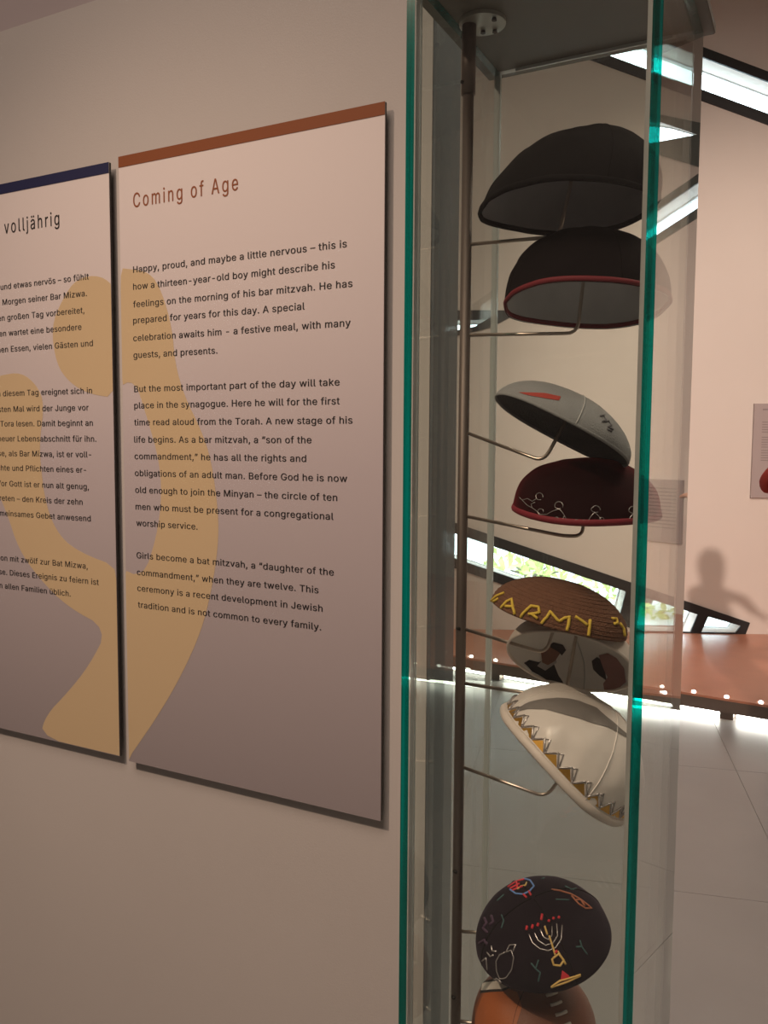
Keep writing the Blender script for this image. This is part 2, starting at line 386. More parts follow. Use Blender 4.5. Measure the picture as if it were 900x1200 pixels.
# ------------------------------------------------------------------ low platform with lights under its edge
P0 = V((-1.836, 5.038, 0)); P1 = V((-0.2426, 4.884, 0)); PD = (P1 - P0).normalized(); PN = V((-PD.y, PD.x, 0))
def pf(t, back=0): return P0 + PD * t + PN * back
def farY(x): return 5.9 + .456 * (x + 2.264)
plat = empty('display_platform', (P0.x, P0.y, 0)); tag(plat, 'low orange-brown platform lit from below its front edge by the slanted window', 'platform')
def prism(name, poly, z0, z1, m, parent, origin):
    bm = bmesh.new(); a = [bm.verts.new((p.x - origin.x, p.y - origin.y, z0)) for p in poly]; b = [bm.verts.new((p.x - origin.x, p.y - origin.y, z1)) for p in poly]
    bm.faces.new(a); bm.faces.new(b)
    for i in range(len(poly)): bm.faces.new((a[i], a[(i + 1) % len(poly)], b[(i + 1) % len(poly)], b[i]))
    return from_bm(name, bm, m, parent)
lft, rgt = pf(-1.9), pf(6.4)
bl = V((lft.x - .02, farY(lft.x) - .01, 0)); br = V((rgt.x, farY(rgt.x) - .01, 0))
prism('top_board', [lft, rgt, br, bl], 0.112, 0.125, M['platform'], plat, P0)
fx = lambda t, b: pf(t, b)
prism('edge_fascia', [fx(-1.9, 0.002), fx(6.4, 0.002), fx(6.4, .022), fx(-1.9, .022)], 0.044, 0.1115, M['fascia'], plat, P0)
prism('plinth', [fx(-1.86, .09), fx(6.4, .09), fx(6.4, .16), fx(-1.86, .16)], 0.0, 0.1115, M['fascia'], plat, P0)
seg = 1.42; t = -1.86 + .0
tc_ = 1.43   # a support block stands at this run of the edge
k = -3
while tc_ + k * seg < 6.2:
    c = tc_ + k * seg
    if c > -1.8: prism('support_block', [fx(c - .035, .03), fx(c + .035, .03), fx(c + .035, .088), fx(c - .035, .088)], 0, .1115, M['fascia'], plat, P0)
    a, b = max(-1.84, c + .045), min(6.35, c + seg - .045)
    if b > a + .1: prism('light_strip', [fx(a, .074), fx(b, .074), fx(b, .088), fx(a, .088)], 0.006, .068, M['led'], plat, P0)
    k += 1
# small round lamps in the fascia
dotm = None; tt = -1.75
while tt < 5.5:
    bm = bmesh.new(); bmesh.ops.create_uvsphere(bm, u_segments=12, v_segments=6, radius=.0125, matrix=Matrix.Diagonal((1, 1, .75, 1)))
    if dotm is None:
        o = from_bm('edge_lamp', bm, M['dot'], plat); dotm = o.data
    else:
        bm.free(); o = bpy.data.objects.new('edge_lamp', dotm); COL.objects.link(o); o.parent = plat
    p = pf(tt, .03) - P0
    o.location = (p.x, p.y, 0.128); tt += .1765

# ------------------------------------------------------------------ far wall panels
def on_wall(u, w): return A0 + DU * u + DW * w
rot_far = math.atan2(DU.y, DU.x)
def far_panel(name, u0, u1, z0, z1, label, m, rows):
    p = on_wall((u0 + u1) / 2, 0); r = empty(name, (p.x, p.y, z0)); r.rotation_euler = (0, 0, rot_far); tag(r, label, 'panel')
    w, h = (u1 - u0) / 2, z1 - z0
    box('board', -w, w, -.022, -.001, 0, h, m, r)
    for (a, b, zf, n, dz) in rows:
        v, f = [], []
        for q in range(n):
            z = h * zf - q * dz; k = len(v); e = b - (.08 if q % 3 == 2 else .02) * (b - a)
            v += [(-w + a, -.0225, z), (-w + e, -.0225, z), (-w + e, -.0225, z + dz * .35), (-w + a, -.0225, z + dz * .35)]; f.append((k, k + 1, k + 2, k + 3))
        o = link('text_lines', mesh('text_lines', v, f), M['far_ink'], r); o['kind'] = 'stuff'
far_panel('info_panel', 1.985, 2.43, 1.147, 1.836, 'small lilac-grey text panel on the far wall cut by the photo edge', M['far_panel'],
          [(.06, .38, .93, 1, .03), (.06, .38, .80, 5, .018), (.06, .38, .64, 5, .018), (.06, .38, .50, 5, .018)])
far_panel('info_panel', 3.29, 3.95, .715, 1.245, 'beige low text panel further along the far wall, seen reflected in the case side', M['far_panel'],
          [(.06, .58, .85, 12, .03)])

# ------------------------------------------------------------------ printed wall panels
FY = 0.938
FONT = None
try:      # the sans-serif that ships with Blender; its built-in font serves otherwise
    import os
    FONT = bpy.data.fonts.load(os.path.join(bpy.utils.system_resource('DATAFILES', path='fonts'), 'Inter.woff2'))
except Exception:
    FONT = None
def fill_outline(me):
    """fills closed glyph outlines by winding number (letters with crossing strokes come out whole)"""
    import numpy as np
    co = [(v.co.x, v.co.y) for v in me.vertices]; ed = [tuple(e.vertices) for e in me.edges]
    vo, eo, fo, _, _, _ = geometry.delaunay_2d_cdt([V(c) for c in co], ed, [], 0, 1e-6)
    P = np.array(co); a = P[[e[0] for e in ed]]; b = P[[e[1] for e in ed]]
    Q = np.array([(sum(vo[i].x for i in f) / 3, sum(vo[i].y for i in f) / 3) for f in fo])
    x, y = Q[:, :1], Q[:, 1:]
    up = (a[None, :, 1] <= y) & (b[None, :, 1] > y); dn = (b[None, :, 1] <= y) & (a[None, :, 1] > y)
    dy = b[:, 1] - a[:, 1]; dy = np.where(dy == 0, 1e-12, dy)
    xi = a[None, :, 0] + (y - a[None, :, 1]) / dy * (b[:, 0] - a[:, 0])
    w = ((up & (xi > x)).astype(int) - (dn & (xi > x)).astype(int)).sum(1)
    return [(p.x, p.y) for p in vo], [f for f, k in zip(fo, w) if k != 0]
def text_mesh(lines, name, m, parent, origin, size=.0180, yoff=-.0004):
    """lines: (x0 or None, x1, baseline z, text); joined into one flat print"""
    allv, allf = [], []
    dg = None
    for (x0, x1, z, s) in lines:
        cu = bpy.data.curves.new('t', 'FONT'); cu.body = s; cu.size = 1.0; cu.resolution_u = 3; cu.fill_mode = 'NONE'; cu.space_character = 1.05 if size < .03 else 1.25
        if FONT: cu.font = FONT
        o = bpy.data.objects.new('t', cu); COL.objects.link(o)
        dg = bpy.context.evaluated_depsgraph_get(); dg.update()
        me = bpy.data.meshes.new_from_object(o.evaluated_get(dg))
        pv, tris = fill_outline(me)
        xs = [p[0] for p in pv]; lo, hi = min(xs), max(xs)
        sx = (x1 - x0) / (hi - lo) if x0 is not None else sum(SXS) / len(SXS) * size
        xa = x0 if x0 is not None else x1 - (hi - lo) * sx
        k = len(allv)
        if x0 is not None and size < .03: SXS.append(sx / size)
        for c_, dx in enumerate((-.00024, 0, .00024) if size < .03 else (-.0002, .0002)):      # a slightly heavier weight
            k = len(allv)
            allv += [(xa + (p[0] - lo) * sx - origin[0] + dx, FY + yoff - origin[1] - c_ * .00003, z + p[1] * size - origin[2]) for p in pv]
            allf += [tuple(k + i for i in t_) for t_ in tris]
        bpy.data.objects.remove(o); bpy.data.curves.remove(cu); bpy.data.meshes.remove(me)
    return link(name, mesh(name, allv, allf), m, parent)
SXS = []
ENG = [
(-0.9063, -0.5447, 1.7529, 'Happy, proud, and maybe a little nervous – this is'),
(-0.9068, -0.5623, 1.7283, 'how a thirteen-year-old boy might describe his'),
(-0.9074, -0.5363, 1.7028, 'feelings on the morning of his bar mitzvah. He has'),
(-0.9079, -0.6082, 1.6794, 'prepared for years for this day. A special'),
(-0.9083, -0.5388, 1.6538, 'celebration awaits him - a festive meal, with many'),
(-0.9084, -0.7526, 1.6290, 'guests, and presents.'),
(-0.9081, -0.5548, 1.5793, 'But the most important part of the day will take'),
(-0.9086, -0.5547, 1.5551, 'place in the synagogue. Here he will for the first'),
(-0.9092, -0.5356, 1.5302, 'time read aloud from the Torah. A new stage of his'),
(-0.9098, -0.5977, 1.5048, 'life begins. As a bar mitzvah, a “son of the'),
(-0.9096, -0.6060, 1.4801, 'commandment,” he has all the rights and'),
(-0.9095, -0.5432, 1.4550, 'obligations of an adult man. Before God he is now'),
(-0.9094, -0.5580, 1.4298, 'old enough to join the Minyan – the circle of ten'),
(-0.9093, -0.5637, 1.4048, 'men who must be present for a congregational'),
(-0.9084, -0.7912, 1.3801, 'worship service.'),
(-0.9088, -0.5630, 1.3311, 'Girls become a bat mitzvah, a “daughter of the'),
(-0.9087, -0.5868, 1.3055, 'commandment,” when they are twelve. This'),
(-0.9085, -0.5804, 1.2812, 'ceremony is a recent development in Jewish'),
(-0.9077, -0.5825, 1.2559, 'tradition and is not common to every family.')]
GER = [
(-1.1945, -0.9967, 1.7512, 'und etwas nervös – so fühlt'),
(None, -1.0013, 1.7267, 'm Morgen seiner Bar Mizwa.'),
(None, -1.0074, 1.7017, 'en großen Tag vorbereitet,'),
(None, -1.0143, 1.6768, 'gen wartet eine besondere'),
(None, -0.9909, 1.6510, 'hen Essen, vielen Gästen und'),
(None, -0.9947, 1.5795, 'n diesem Tag ereignet sich in'),
(None, -1.0028, 1.5539, 'rsten Mal wird der Junge vor'),
(None, -0.9945, 1.5302, 'r Tora lesen. Damit beginnt an'),
(None, -0.9878, 1.5058, 'neuer Lebensabschnitt für ihn.'),
(None, -0.9993, 1.4816, 'ese, als Bar Mizwa, ist er voll-'),
(None, -1.0109, 1.4577, 'chte und Pflichten eines er-'),
(None, -1.0058, 1.4318, 'Vor Gott ist er nun alt genug,'),
(None, -1.0200, 1.4074, 'treten – den Kreis der zehn'),
(None, -1.0032, 1.3822, 'emeinsames Gebet anwesend'),
(None, -1.0118, 1.3070, 'hon mit zwölf zur Bat Mizwa,'),
(None, -0.9886, 1.2833, 'ese. Dieses Ereignis zu feiern ist'),
(None, -1.0506, 1.2599, 'in allen Familien üblich.')]
def smooth_poly(p, it=2):
    for _ in range(it):
        q = []
        for i in range(len(p)):
            a, b = p[i], p[(i + 1) % len(p)]
            q += [(a[0] * .75 + b[0] * .25, a[1] * .75 + b[1] * .25), (a[0] * .25 + b[0] * .75, a[1] * .25 + b[1] * .75)]
        p = q
    return p
def clipx(p, lo, hi, zl, zh): return [(min(max(a, lo), hi), min(max(b, zl), zh)) for a, b in p]
def wall_panel(x0, x1, z0, z1, barm, label, shapes, title, tink, paras):
    org = (x0, FY, z0); r = empty('text_panel', org); tag(r, label, 'panel')
    w, h = x1 - x0, z1 - z0
    box('backing_board', 0.0, w, .0008, .0045, 0.0, h, M['panel_edge'], r)
    for zb_ in (.12, h - .12): box('hanging_batten', .05, w - .05, .0046, WY - FY - .0002, zb_ - .02, zb_ + .02, M['panel_edge'], r)
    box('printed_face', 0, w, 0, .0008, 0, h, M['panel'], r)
    box('colour_bar', 0, w, -.0006, .0, h - .0155, h, barm, r)
    for s in shapes:
        s = clipx(smooth_poly(s), x0, x1, z0 + .001, z1)
        mw = Matrix(((1, 0, 0, -x0), (0, 0, 1, -.0002), (0, 1, 0, -z0), (0, 0, 0, 1)))
        flat_curve('yellow_print', [s], 0.0001, mw, M['panel_yellow'], r)
    text_mesh([title], 'title_text', tink, r, org, size=.040)
    for p in paras: text_mesh(p, 'body_text', M['ink_black'], r, org)
    return r
poly_eng = [(-0.9332, 1.762), (-0.9169, 1.7597), (-0.8739, 1.751), (-0.8518, 1.7212), (-0.8335, 1.668), (-0.8296, 1.6194), (-0.8129, 1.5715), (-0.7825, 1.5227), (-0.7646, 1.4794), (-0.7533, 1.4072), (-0.7538, 1.3586), (-0.7668, 1.2938), (-0.7863, 1.2322), (-0.8241, 1.1629), (-0.8683, 1.098), (-0.922, 1.030), (-0.955, 0.99), (-0.955, 1.2172), (-0.950, 1.3154), (-0.8965, 1.3009), (-0.8682, 1.3669), (-0.8572, 1.4281), (-0.8627, 1.4831), (-0.8847, 1.5432), (-0.907, 1.5988), (-0.945, 1.5859)]
poly_g1 = [(-0.940, 1.732), (-0.972, 1.7559), (-1.0221, 1.7552), (-1.0544, 1.7255), (-1.0803, 1.6852), (-1.0709, 1.6265), (-1.0418, 1.5965), (-1.0001, 1.5784), (-0.940, 1.571)]
poly_g2 = [(-1.3851, 1.54), (-1.29, 1.5736), (-1.2451, 1.6039), (-1.2025, 1.6137), (-1.1513, 1.6174), (-1.1145, 1.5945), (-1.1, 1.5645), (-1.1116, 1.5131), (-1.113, 1.4748), (-1.1019, 1.401), (-1.0724, 1.3544), (-1.0258, 1.3313), (-0.940, 1.3134), (-0.920, 1.2147), (-0.900, 0.98), (-1.1295, 1.0185), (-1.114, 1.0569), (-1.0633, 1.1015), (-1.0143, 1.1512), (-0.9703, 1.2162), (-1.0588, 1.2427), (-1.12, 1.2819), (-1.1689, 1.3278), (-1.1954, 1.3889), (-1.2309, 1.4448), (-1.2935, 1.5015), (-1.3851, 1.52)]
wall_panel(-0.9318, -0.4912, 1.0126, 1.9219, M['bar_brown'], 'white text panel headed Coming of Age with brown top bar, beside the glass case',
           [poly_eng], (-0.9040, -0.7149, 1.8460, 'Coming of Age'), M['ink_brown'], [ENG[:6], ENG[6:15], ENG[15:]])
wall_panel(-1.392, -0.9515, 1.0165, 1.9175, M['bar_navy'], 'white German text panel with navy top bar, cut by the left photo edge',
           [poly_g1, poly_g2], (-1.1818, -1.0569, 1.8391, 'volljährig'), M['ink_black'], [GER[:5], GER[5:14], GER[14:]])

# ------------------------------------------------------------------ the glass case
XA, XB, YA, YD, ZB, ZT = -0.3699, -0.1317, 0.75, 0.9914, 0.62, 1.949
TH = 0.0088
case = empty('display_case', ((XA + XB) / 2, (YA + YD) / 2, 0)); tag(case, 'tall narrow glass display case with green edges holding the skullcaps', 'display case')
CO = case.location.copy()
def cbox(name, x0, x1, y0, y1, z0, z1, m, bevel=0): return box(name, x0 - CO.x, x1 - CO.x, y0 - CO.y, y1 - CO.y, z0, z1, m, case, bevel)
def pane(name, x0, x1, y0, y1, axis, edge_mats):
    """glass sheet; the faces normal to axis are clear, the slim ends take edge materials (low end, high end)"""
    o = cbox(name, x0, x1, y0, y1, ZB, ZT - .0005, M['glass']); me = o.data
    for q in edge_mats: me.materials.append(q)
    for p in me.polygons:
        n = p.normal
        if abs(n[axis]) > .5: p.material_index = 0
        elif abs(n.z) > .5: p.material_index = 1
        else: p.material_index = 1 if n[1 - axis] < 0 else 2
    return o
pane('glass_pane', XA, XA + TH, YA, YD, 0, (M['edge'], M['clear_edge']))
pane('glass_pane', XB - TH, XB, YA, YD, 0, (M['edge'], M['clear_edge']))
pane('glass_pane', XA + TH + .0004, XB - TH - .0004, YA + .002, YA + .002 + TH, 1, (M['clear_edge'], M['clear_edge']))
pane('glass_pane', XA + TH + .0004, XB - TH - .0004, YD - TH, YD, 1, (M['clear_edge'], M['clear_edge']))
cbox('corner_seam', XB - TH - .0062, XB - TH - .0006, YA + .002 + TH + .0002, YA + .0135 + .003, ZB, ZT - .001, M['seam_glue'], .0008)
cbox('corner_seam', XA + TH + .0006, XA + TH + .0020, YA + .002 + TH + .0002, YA + .0125, ZB, ZT - .001, M['clear_edge'])
cbox('corner_seam', XA + TH + .0006, XA + TH + .0026, YD - TH - .0024, YD - TH - .0004, ZB, ZT - .001, M['clear_edge'])
cbox('top_plate', XA - .011, XB + .011, YA - .011, YD + .011, ZT, ZT + .010, M['plate'], .001)
cbox('lower_rim', XA + .03, XB - .03, YD - TH - .0015, YD - TH - .0004, ZT - .004, ZT - .0004, M['clear_edge'])
cbox('plinth', XA - .004, XB + .004, YA - .004, YD + .004, 0.0, ZB - .0005, M['plate'], .002)
# pole with its sleeve and flange
PX, PY = -0.3485, 0.856
pole = empty('hat_stand', (PX, PY, ZB)); tag(pole, 'slim dark steel pole with a round top flange inside the glass case', 'stand')
def ptube(name, pts, r, m, sides=20): return tube(name, [V(p) - V((PX, PY, ZB)) for p in pts], r, m, pole, sides)
ptube('pole', [(PX, PY, ZB + .0005), (PX, PY, ZT - .06)], .0058, M['steel'])
ptube('sleeve', [(PX, PY, ZT - .075), (PX, PY, ZT - .002)], .0076, M['steel'])
bm = bmesh.new(); bmesh.ops.create_cone(bm, cap_ends=True, segments=48, radius1=.0245, radius2=.0245, depth=.004, matrix=Matrix.Translation((-.3355 - PX, .861 - PY, ZT - .0024 - ZB)))
from_bm('flange', bm, M['flange'], pole)
for (dx, dy) in ((.016, -.004), (-.004, .016), (.008, .020)):
    bm = bmesh.new(); bmesh.ops.create_cone(bm, cap_ends=True, segments=12, radius1=.0028, radius2=.0022, depth=.003, matrix=Matrix.Translation((-.3355 - PX + dx, .861 - PY + dy - .004, ZT - .0056 - ZB)))
    from_bm('screw', bm, M['dark_screw'], pole)
for z in (1.885, 1.30, 1.02, .87):
    ptube('set_screw', [(PX - .003, PY - .0045, z), (PX - .0045 if z > 1.8 else PX + .001, PY - .0085 if z > 1.8 else PY - .0068, z)], .0018, M['dark_screw'], 8)

# ------------------------------------------------------------------ skullcaps
class Cap:
    def __init__(s, C, e1, N, R, h, roll, phi, ppm, p=2.0, lean=0.0, wob=.0008, seed=1, th=.0016):
        s.C, s.e1, s.N = V(C), V(e1).normalized(), V(N).normalized(); s.e2 = s.N.cross(s.e1)
        s.R, s.h, s.roll, s.phi, s.u, s.p, s.lean, s.wob, s.th = R, h, math.radians(roll), math.radians(phi), 1 / ppm, p, lean, wob, th
        s.sd = seed * 7.3
        s.mw = Matrix(((s.e1.x, s.e2.x, s.N.x, s.C.x), (s.e1.y, s.e2.y, s.N.y, s.C.y), (s.e1.z, s.e2.z, s.N.z, s.C.z), (0, 0, 0, 1)))
    def base(s, x, y, off=0.0):
        r = math.hypot(x, y); R, h = s.R + off, s.h + off
        q = max(0.0, 1 - min(1, r / R) ** s.p)
        z = h * q ** (1 / s.p)
        return r, z
    def pt(s, x, y, off=0.0):
        r, z = s.base(x, y, off)
        k = mnoise.noise(V((x * 22 + s.sd, y * 22, z * 22))) + .5 * mnoise.noise(V((x * 60, y * 60 + s.sd, z * 60)))
        rim = 1 - z / s.h
        w = s.wob * k
        sc_ = 1 + w / s.R
        return V((x * sc_ + s.lean * z, y * sc_, z * (1 + w / s.h * 1.2) + s.wob * .9 * rim * math.sin(3 * math.atan2(y, x) + s.sd)))
    def ang(s, th, a, off=0.0):
        R = s.R + off; e = 2 / s.p
        r = R * math.sin(a) ** e
        return s.pt(r * math.cos(th), r * math.sin(th), off)
    def dome(s, off, nu=96, nv=26):
        v, f = [s.pt(0, 0, off)], []
        for j in range(1, nv + 1):
            a = PI / 2 * j / nv
            for i in range(nu): v.append(s.ang(2 * PI * i / nu, a, off))
        for i in range(nu): f.append((0, 1 + i, 1 + (i + 1) % nu))
        for j in range(nv - 1):
            for i in range(nu):
                a = 1 + j * nu + i; b = 1 + j * nu + (i + 1) % nu; f.append((a, a + nu, b + nu, b))
        return v, f
    def solve(s, dx, dy, inner=False, off=0.0):
        """design units (right, down from the rim centre as it hangs) to a point on the cap"""
        du = -dy; c, n = math.cos(s.roll), math.sin(s.roll)
        x = (dx * c - du * n) * s.u; v = (dx * n + du * c) * s.u
        cp, sp = math.cos(s.phi), math.sin(s.phi); best = None
        R = s.R + off
        for _ in range(2):
            xl = x
            lim = math.sqrt(max(1e-9, R * R - xl * xl)) * .9995 if abs(xl) < R else None
            if lim is None: xl = math.copysign(R * .995, x); lim = R * .05
            N_ = 90; prev = None; cands = []
            for i in range(N_ + 1):
                y = -lim + 2 * lim * i / N_; r, z = s.base(xl, y, off); g = -y * sp + z * cp - v
                if prev is not None and (prev[1] > 0) != (g > 0):
                    t = prev[1] / (prev[1] - g); yy = prev[0] + (y - prev[0]) * t
                    rz, z_ = s.base(xl, yy, off); cands.append((yy * cp + z_ * sp, xl, yy, z_))
                prev = (y, g)
            if not cands: # outside the silhouette: closest approach
                bb = min((abs(-y * sp + s.base(xl, y, off)[1] * cp - v), y) for y in [-lim + 2 * lim * i / N_ for i in range(N_ + 1)])
                cands = [(0, xl, bb[1], s.base(xl, bb[1], off)[1])]
            best = (max if inner else min)(cands)
            if s.lean: x = x if _ else x - s.lean * best[3]
            else: break
        return s.pt(best[1], best[2], off)
    def tubes(s, name, strokes, rad, m, root, inner=False, off=.0004, sides=5, res=3.0):
        v, f = [], []
        for st in strokes:
            pts = []
            for a, b in zip(st[:-1], st[1:]):
                n = max(1, int(math.dist(a, b) / res))
                pts += [(a[0] + (b[0] - a[0]) * i / n, a[1] + (b[1] - a[1]) * i / n) for i in range(n)]
            pts.append(st[-1])
            tube_into(v, f, [s.solve(px, py, inner, off) for px, py in pts], rad, sides)
        return link(name, mesh(name, v, f), m, root, smooth=True)
    def each(s, name, strokes, rad, m, root, **k):
        for st in strokes: s.tubes(name, st if isinstance(st[0], list) else [st], rad, m, root, **k)
    def patch(s, name, poly, m, root, inner=False, off=.0005, step=3.0):
        b = []
        for i in range(len(poly)):
            p, q = poly[i], poly[(i + 1) % len(poly)]; n = max(1, int(math.dist(p, q) / step))
            b += [(p[0] + (q[0] - p[0]) * k / n, p[1] + (q[1] - p[1]) * k / n) for k in range(n)]
        nb = len(b); xs = [p[0] for p in b]; ys = [p[1] for p in b]
        pts = [V(p) for p in b]; x = min(xs)
        while x < max(xs):
            y = min(ys)
            while y < max(ys): pts.append(V((x + .37, y + .23))); y += step
            x += step
        vo, eo, fo, _, _, _ = geometry.delaunay_2d_cdt(pts, [], [list(range(nb))], 1, 1e-4)
        vv = [s.solve(p.x, p.y, inner, off) for p in vo]
        return link(name, mesh(name, vv, [tuple(q) for q in fo]), m, root, smooth=True)
CAPS = {
'black': ((-0.2429,0.8680,1.7447), (0.9634,0.2679,0.0062), (-0.0144,0.0288,0.9995), 0.0896, 0.0773, 0, 17, 1139.0),
'blackred': ((-0.2273,0.8930,1.6485), (0.9682,0.2500,-0.0109), (-0.0231,0.1347,0.9906), 0.0847, 0.0756, 1, 17, 1110.0),
'grey': ((-0.2366,0.8420,1.5178), (0.8503,0.2488,-0.4637), (0.4035,0.2574,0.8780), 0.0756, 0.0400, 28, 9, 1150.2),
'burg': ((-0.2200,0.8850,1.4328), (0.9706,0.2391,-0.0284), (0.0475,-0.0742,0.9961), 0.0762, 0.0571, 2, -9, 1102.5),
'army': ((-0.2399,0.8600,1.3214), (0.9485,0.2166,-0.2311), (0.2149,0.0962,0.9719), 0.0722, 0.0397, 14, -9, 1107.9),
'photo': ((-0.2300,0.8750,1.2705), (0.9621,0.2059,-0.1789), (0.0067,0.6377,0.7703), 0.0696, 0.0458, 11, 24, 1092.3),
'satin': ((-0.2330,0.8680,1.1633), (0.7922,-0.0239,-0.6098), (0.5982,0.2286,0.7681), 0.0845, 0.0790, 41, -12, 1088.1),
'embroid': ((-0.2512,0.8680,0.9604), (0.8815,0.4055,0.2419), (-0.1431,-0.2589,0.9553), 0.0745, 0.0538, -16, -42, 1059.8),
'football': ((-0.2593,0.8680,0.8311), (0.9571,0.2898,0.0051), (-0.0274,0.0727,0.9970), 0.0699, 0.0785, 0, -32, 1044.4),
}
def make_cap(key, label, outer, inner, rim, rim_r=.0022, seams=4, seam_m=None, seam_r=.0005, seam0=.4, group=None, **kw):
    c = Cap(*CAPS[key], **kw); root = empty('skullcap', mw=c.mw); tag(root, label, 'cap')
    v, f = c.dome(0.0); link('crown', mesh('crown', v, f), outer, root, smooth=True)
    v, f = c.dome(-c.th); link('lining', mesh('lining', v, [q[::-1] for q in f]), inner, root, smooth=True)
    n = 96; v, f = [], []
    pts = [c.ang(2 * PI * i / n, PI / 2 - .02, -c.th * .5) for i in range(n)]
    for i in range(n):
        t = (pts[(i + 1) % n] - pts[i - 1]).normalized(); out = V((pts[i].x, pts[i].y, 0)).normalized(); up = V((0, 0, 1))
        for k in range(8):
            a = 2 * PI * k / 8; v.append(pts[i] + out * math.cos(a) * rim_r * .75 + up * math.sin(a) * rim_r * 1.1)
    for i in range(n):
        for k in range(8):
            f.append((i * 8 + k, i * 8 + (k + 1) % 8, ((i + 1) % n) * 8 + (k + 1) % 8, ((i + 1) % n) * 8 + k))
    link('rim_binding', mesh('rim_binding', v, f), rim, root, smooth=True)
    for k in range(seams):
        th = seam0 + 2 * PI * k / seams
        v, f = [], []; tube_into(v, f, [c.ang(th, PI / 2 * (.02 + .96 * i / 20), seam_r * .4) for i in range(21)], seam_r, 5)
        link('seam', mesh('seam', v, f), seam_m or outer, root, smooth=True)
    return c, root
def arc(cx, cy, r, a0, a1, n=10, ry=None):
    ry = ry or r
    return [(cx + r * math.cos(math.radians(a0 + (a1 - a0) * i / n)), cy + ry * math.sin(math.radians(a0 + (a1 - a0) * i / n))) for i in range(n + 1)]
def abs_(key, pts):      # drawing sheets share one origin; shift to the cap's own rim centre
    ox, oy = SHEET[key]; return [(x - ox, y - oy) for x, y in pts]
SHEET = dict(grey=(657, 505), army=(654, 724), photo=(668, 777), satin=(660, 893), embroid=(636, 1099), football=(625, 1226), burg=(686, 600))

cap_black, r_black = make_cap('black', 'plain black cap with dark grey lining, topmost in the glass case', M['black_felt'], M['black_lining'], M['black_felt'], rim_r=.0030, p=1.95, lean=.30, wob=.0022, seed=1, seams=4, seam_r=.0004)
cap_br, r_br = make_cap('blackred', 'black cap with dark red rim piping, second from the top', M['black_knit'], M['grey_lining'], M['red_piping'], rim_r=.0028, p=2.5, wob=.0020, seed=2, seams=4, seam_r=.0004)
cap_grey, r_grey = make_cap('grey', 'tilted grey suede cap with a red patch and a pale seam', M['grey_suede'], M['suede_inside'], M['grey_suede'], rim_r=.0016, p=1.9, wob=.0008, seed=3, seams=4, seam_m=M['pale_thread'], seam_r=.0006, seam0=-1.45)
G = lambda pts: abs_('grey', pts)
cap_grey.patch('red_patch', G([(610, 462.5), (640, 463.5), (657, 467), (655, 471.5), (638, 469), (620, 466)]), M['red_patch'], r_grey)
cap_grey.tubes('lettering', [G([(699, 489), (703, 488), (705, 493), (701, 495)]), G([(704, 495), (708, 494), (711, 499), (707, 501)]), G([(708, 501), (713, 504)]), G([(706, 503), (711, 506)])], .0009, M['grey_print'], r_grey)

cap_burg, r_burg = make_cap('burg', 'burgundy velvet cap with silver scroll embroidery, fourth from the top', M['burgundy'], M['burgundy_lining'], M['burgundy_rim'], rim_r=.0034, p=2.35, wob=.0012, seed=4, seams=4, seam_r=.0003, seam0=.2)
B = lambda pts: abs_('burg', pts)
sw = [B(arc(x, y, r, 60, 380, 14)) for x, y, r in ((635.6, 583, 4), (657.8, 593, 4.5), (696.7, 598, 4.8), (735.5, 599, 4.8), (637.8, 602, 3.2), (655.6, 610, 3.2), (676.7, 612, 3.4), (703, 611, 3), (720, 613, 3.2))]
sw += [B(q) for q in ([(612, 585), (620, 592), (628, 598), (637, 605), (645, 605), (652, 601), (658, 598), (664, 606), (671, 614), (681, 616), (689, 610), (695.6, 603), (702, 609), (711, 616), (722, 616), (731, 610), (737, 603)],
    [(616, 588), (622, 586), (628, 589), (632, 586)], [(628, 598), (627, 592), (631, 590)], [(664, 606), (661, 610), (658, 612)], [(689, 610), (684, 609), (680, 611)], [(746, 612), (756, 616), (765, 612), (772, 604)])]
cap_burg.tubes('silver_embroidery', sw, .00038, M['silver'], r_burg, res=2.0)

cap_army, r_army = make_cap('army', 'brown crocheted cap with ARMY in yellow letters', M['brown_knit'], M['brown_knit'], M['brown_knit'], rim_r=.0016, p=2.0, wob=.0006, seed=5, seams=0)
A_ = lambda pts: abs_('army', pts)
def sewn(strokes): return [A_(s_) for s_ in strokes]
letters = [[[(591, 716), (597, 708), (603, 705), (605, 715), (607, 722)], [(596, 714), (606, 713)]],
 [[(613, 726), (619, 718), (625, 712)], [(624, 712), (633, 713), (634, 719), (622, 722)], [(625, 721), (632, 727)]],
 [[(636, 732), (642, 724), (646, 717)], [(646, 718), (652, 725), (655, 728), (661, 724), (667, 723)], [(666, 722), (665, 731), (663, 739)]],
 [[(672, 722), (680, 727), (685, 731)], [(688, 725), (687, 735), (686, 744)]],
 [[(577, 708), (583, 702), (593, 698)], [(580, 709), (586, 705)]],
 [[(713, 722), (718, 722), (719, 727), (715, 728)]], [[(722, 727), (726, 733), (727, 741)]]]
cap_army.each('letter', [sewn(l_) for l_ in letters], .0016, M['yellow_knit'], r_army, off=.0008, res=2)
# crochet ridges
v, f = [], []
for k in range(3, 15):
    a = PI / 2 * k / 15
    pts = [cap_army.ang(2 * PI * i / 72, a, .0001) for i in range(73)]; tube_into(v, f, pts, .00042, 4, cap=False)
o = link('crochet_rows', mesh('crochet_rows', v, f), M['brown_knit'], r_army, smooth=True); o['kind'] = 'stuff'

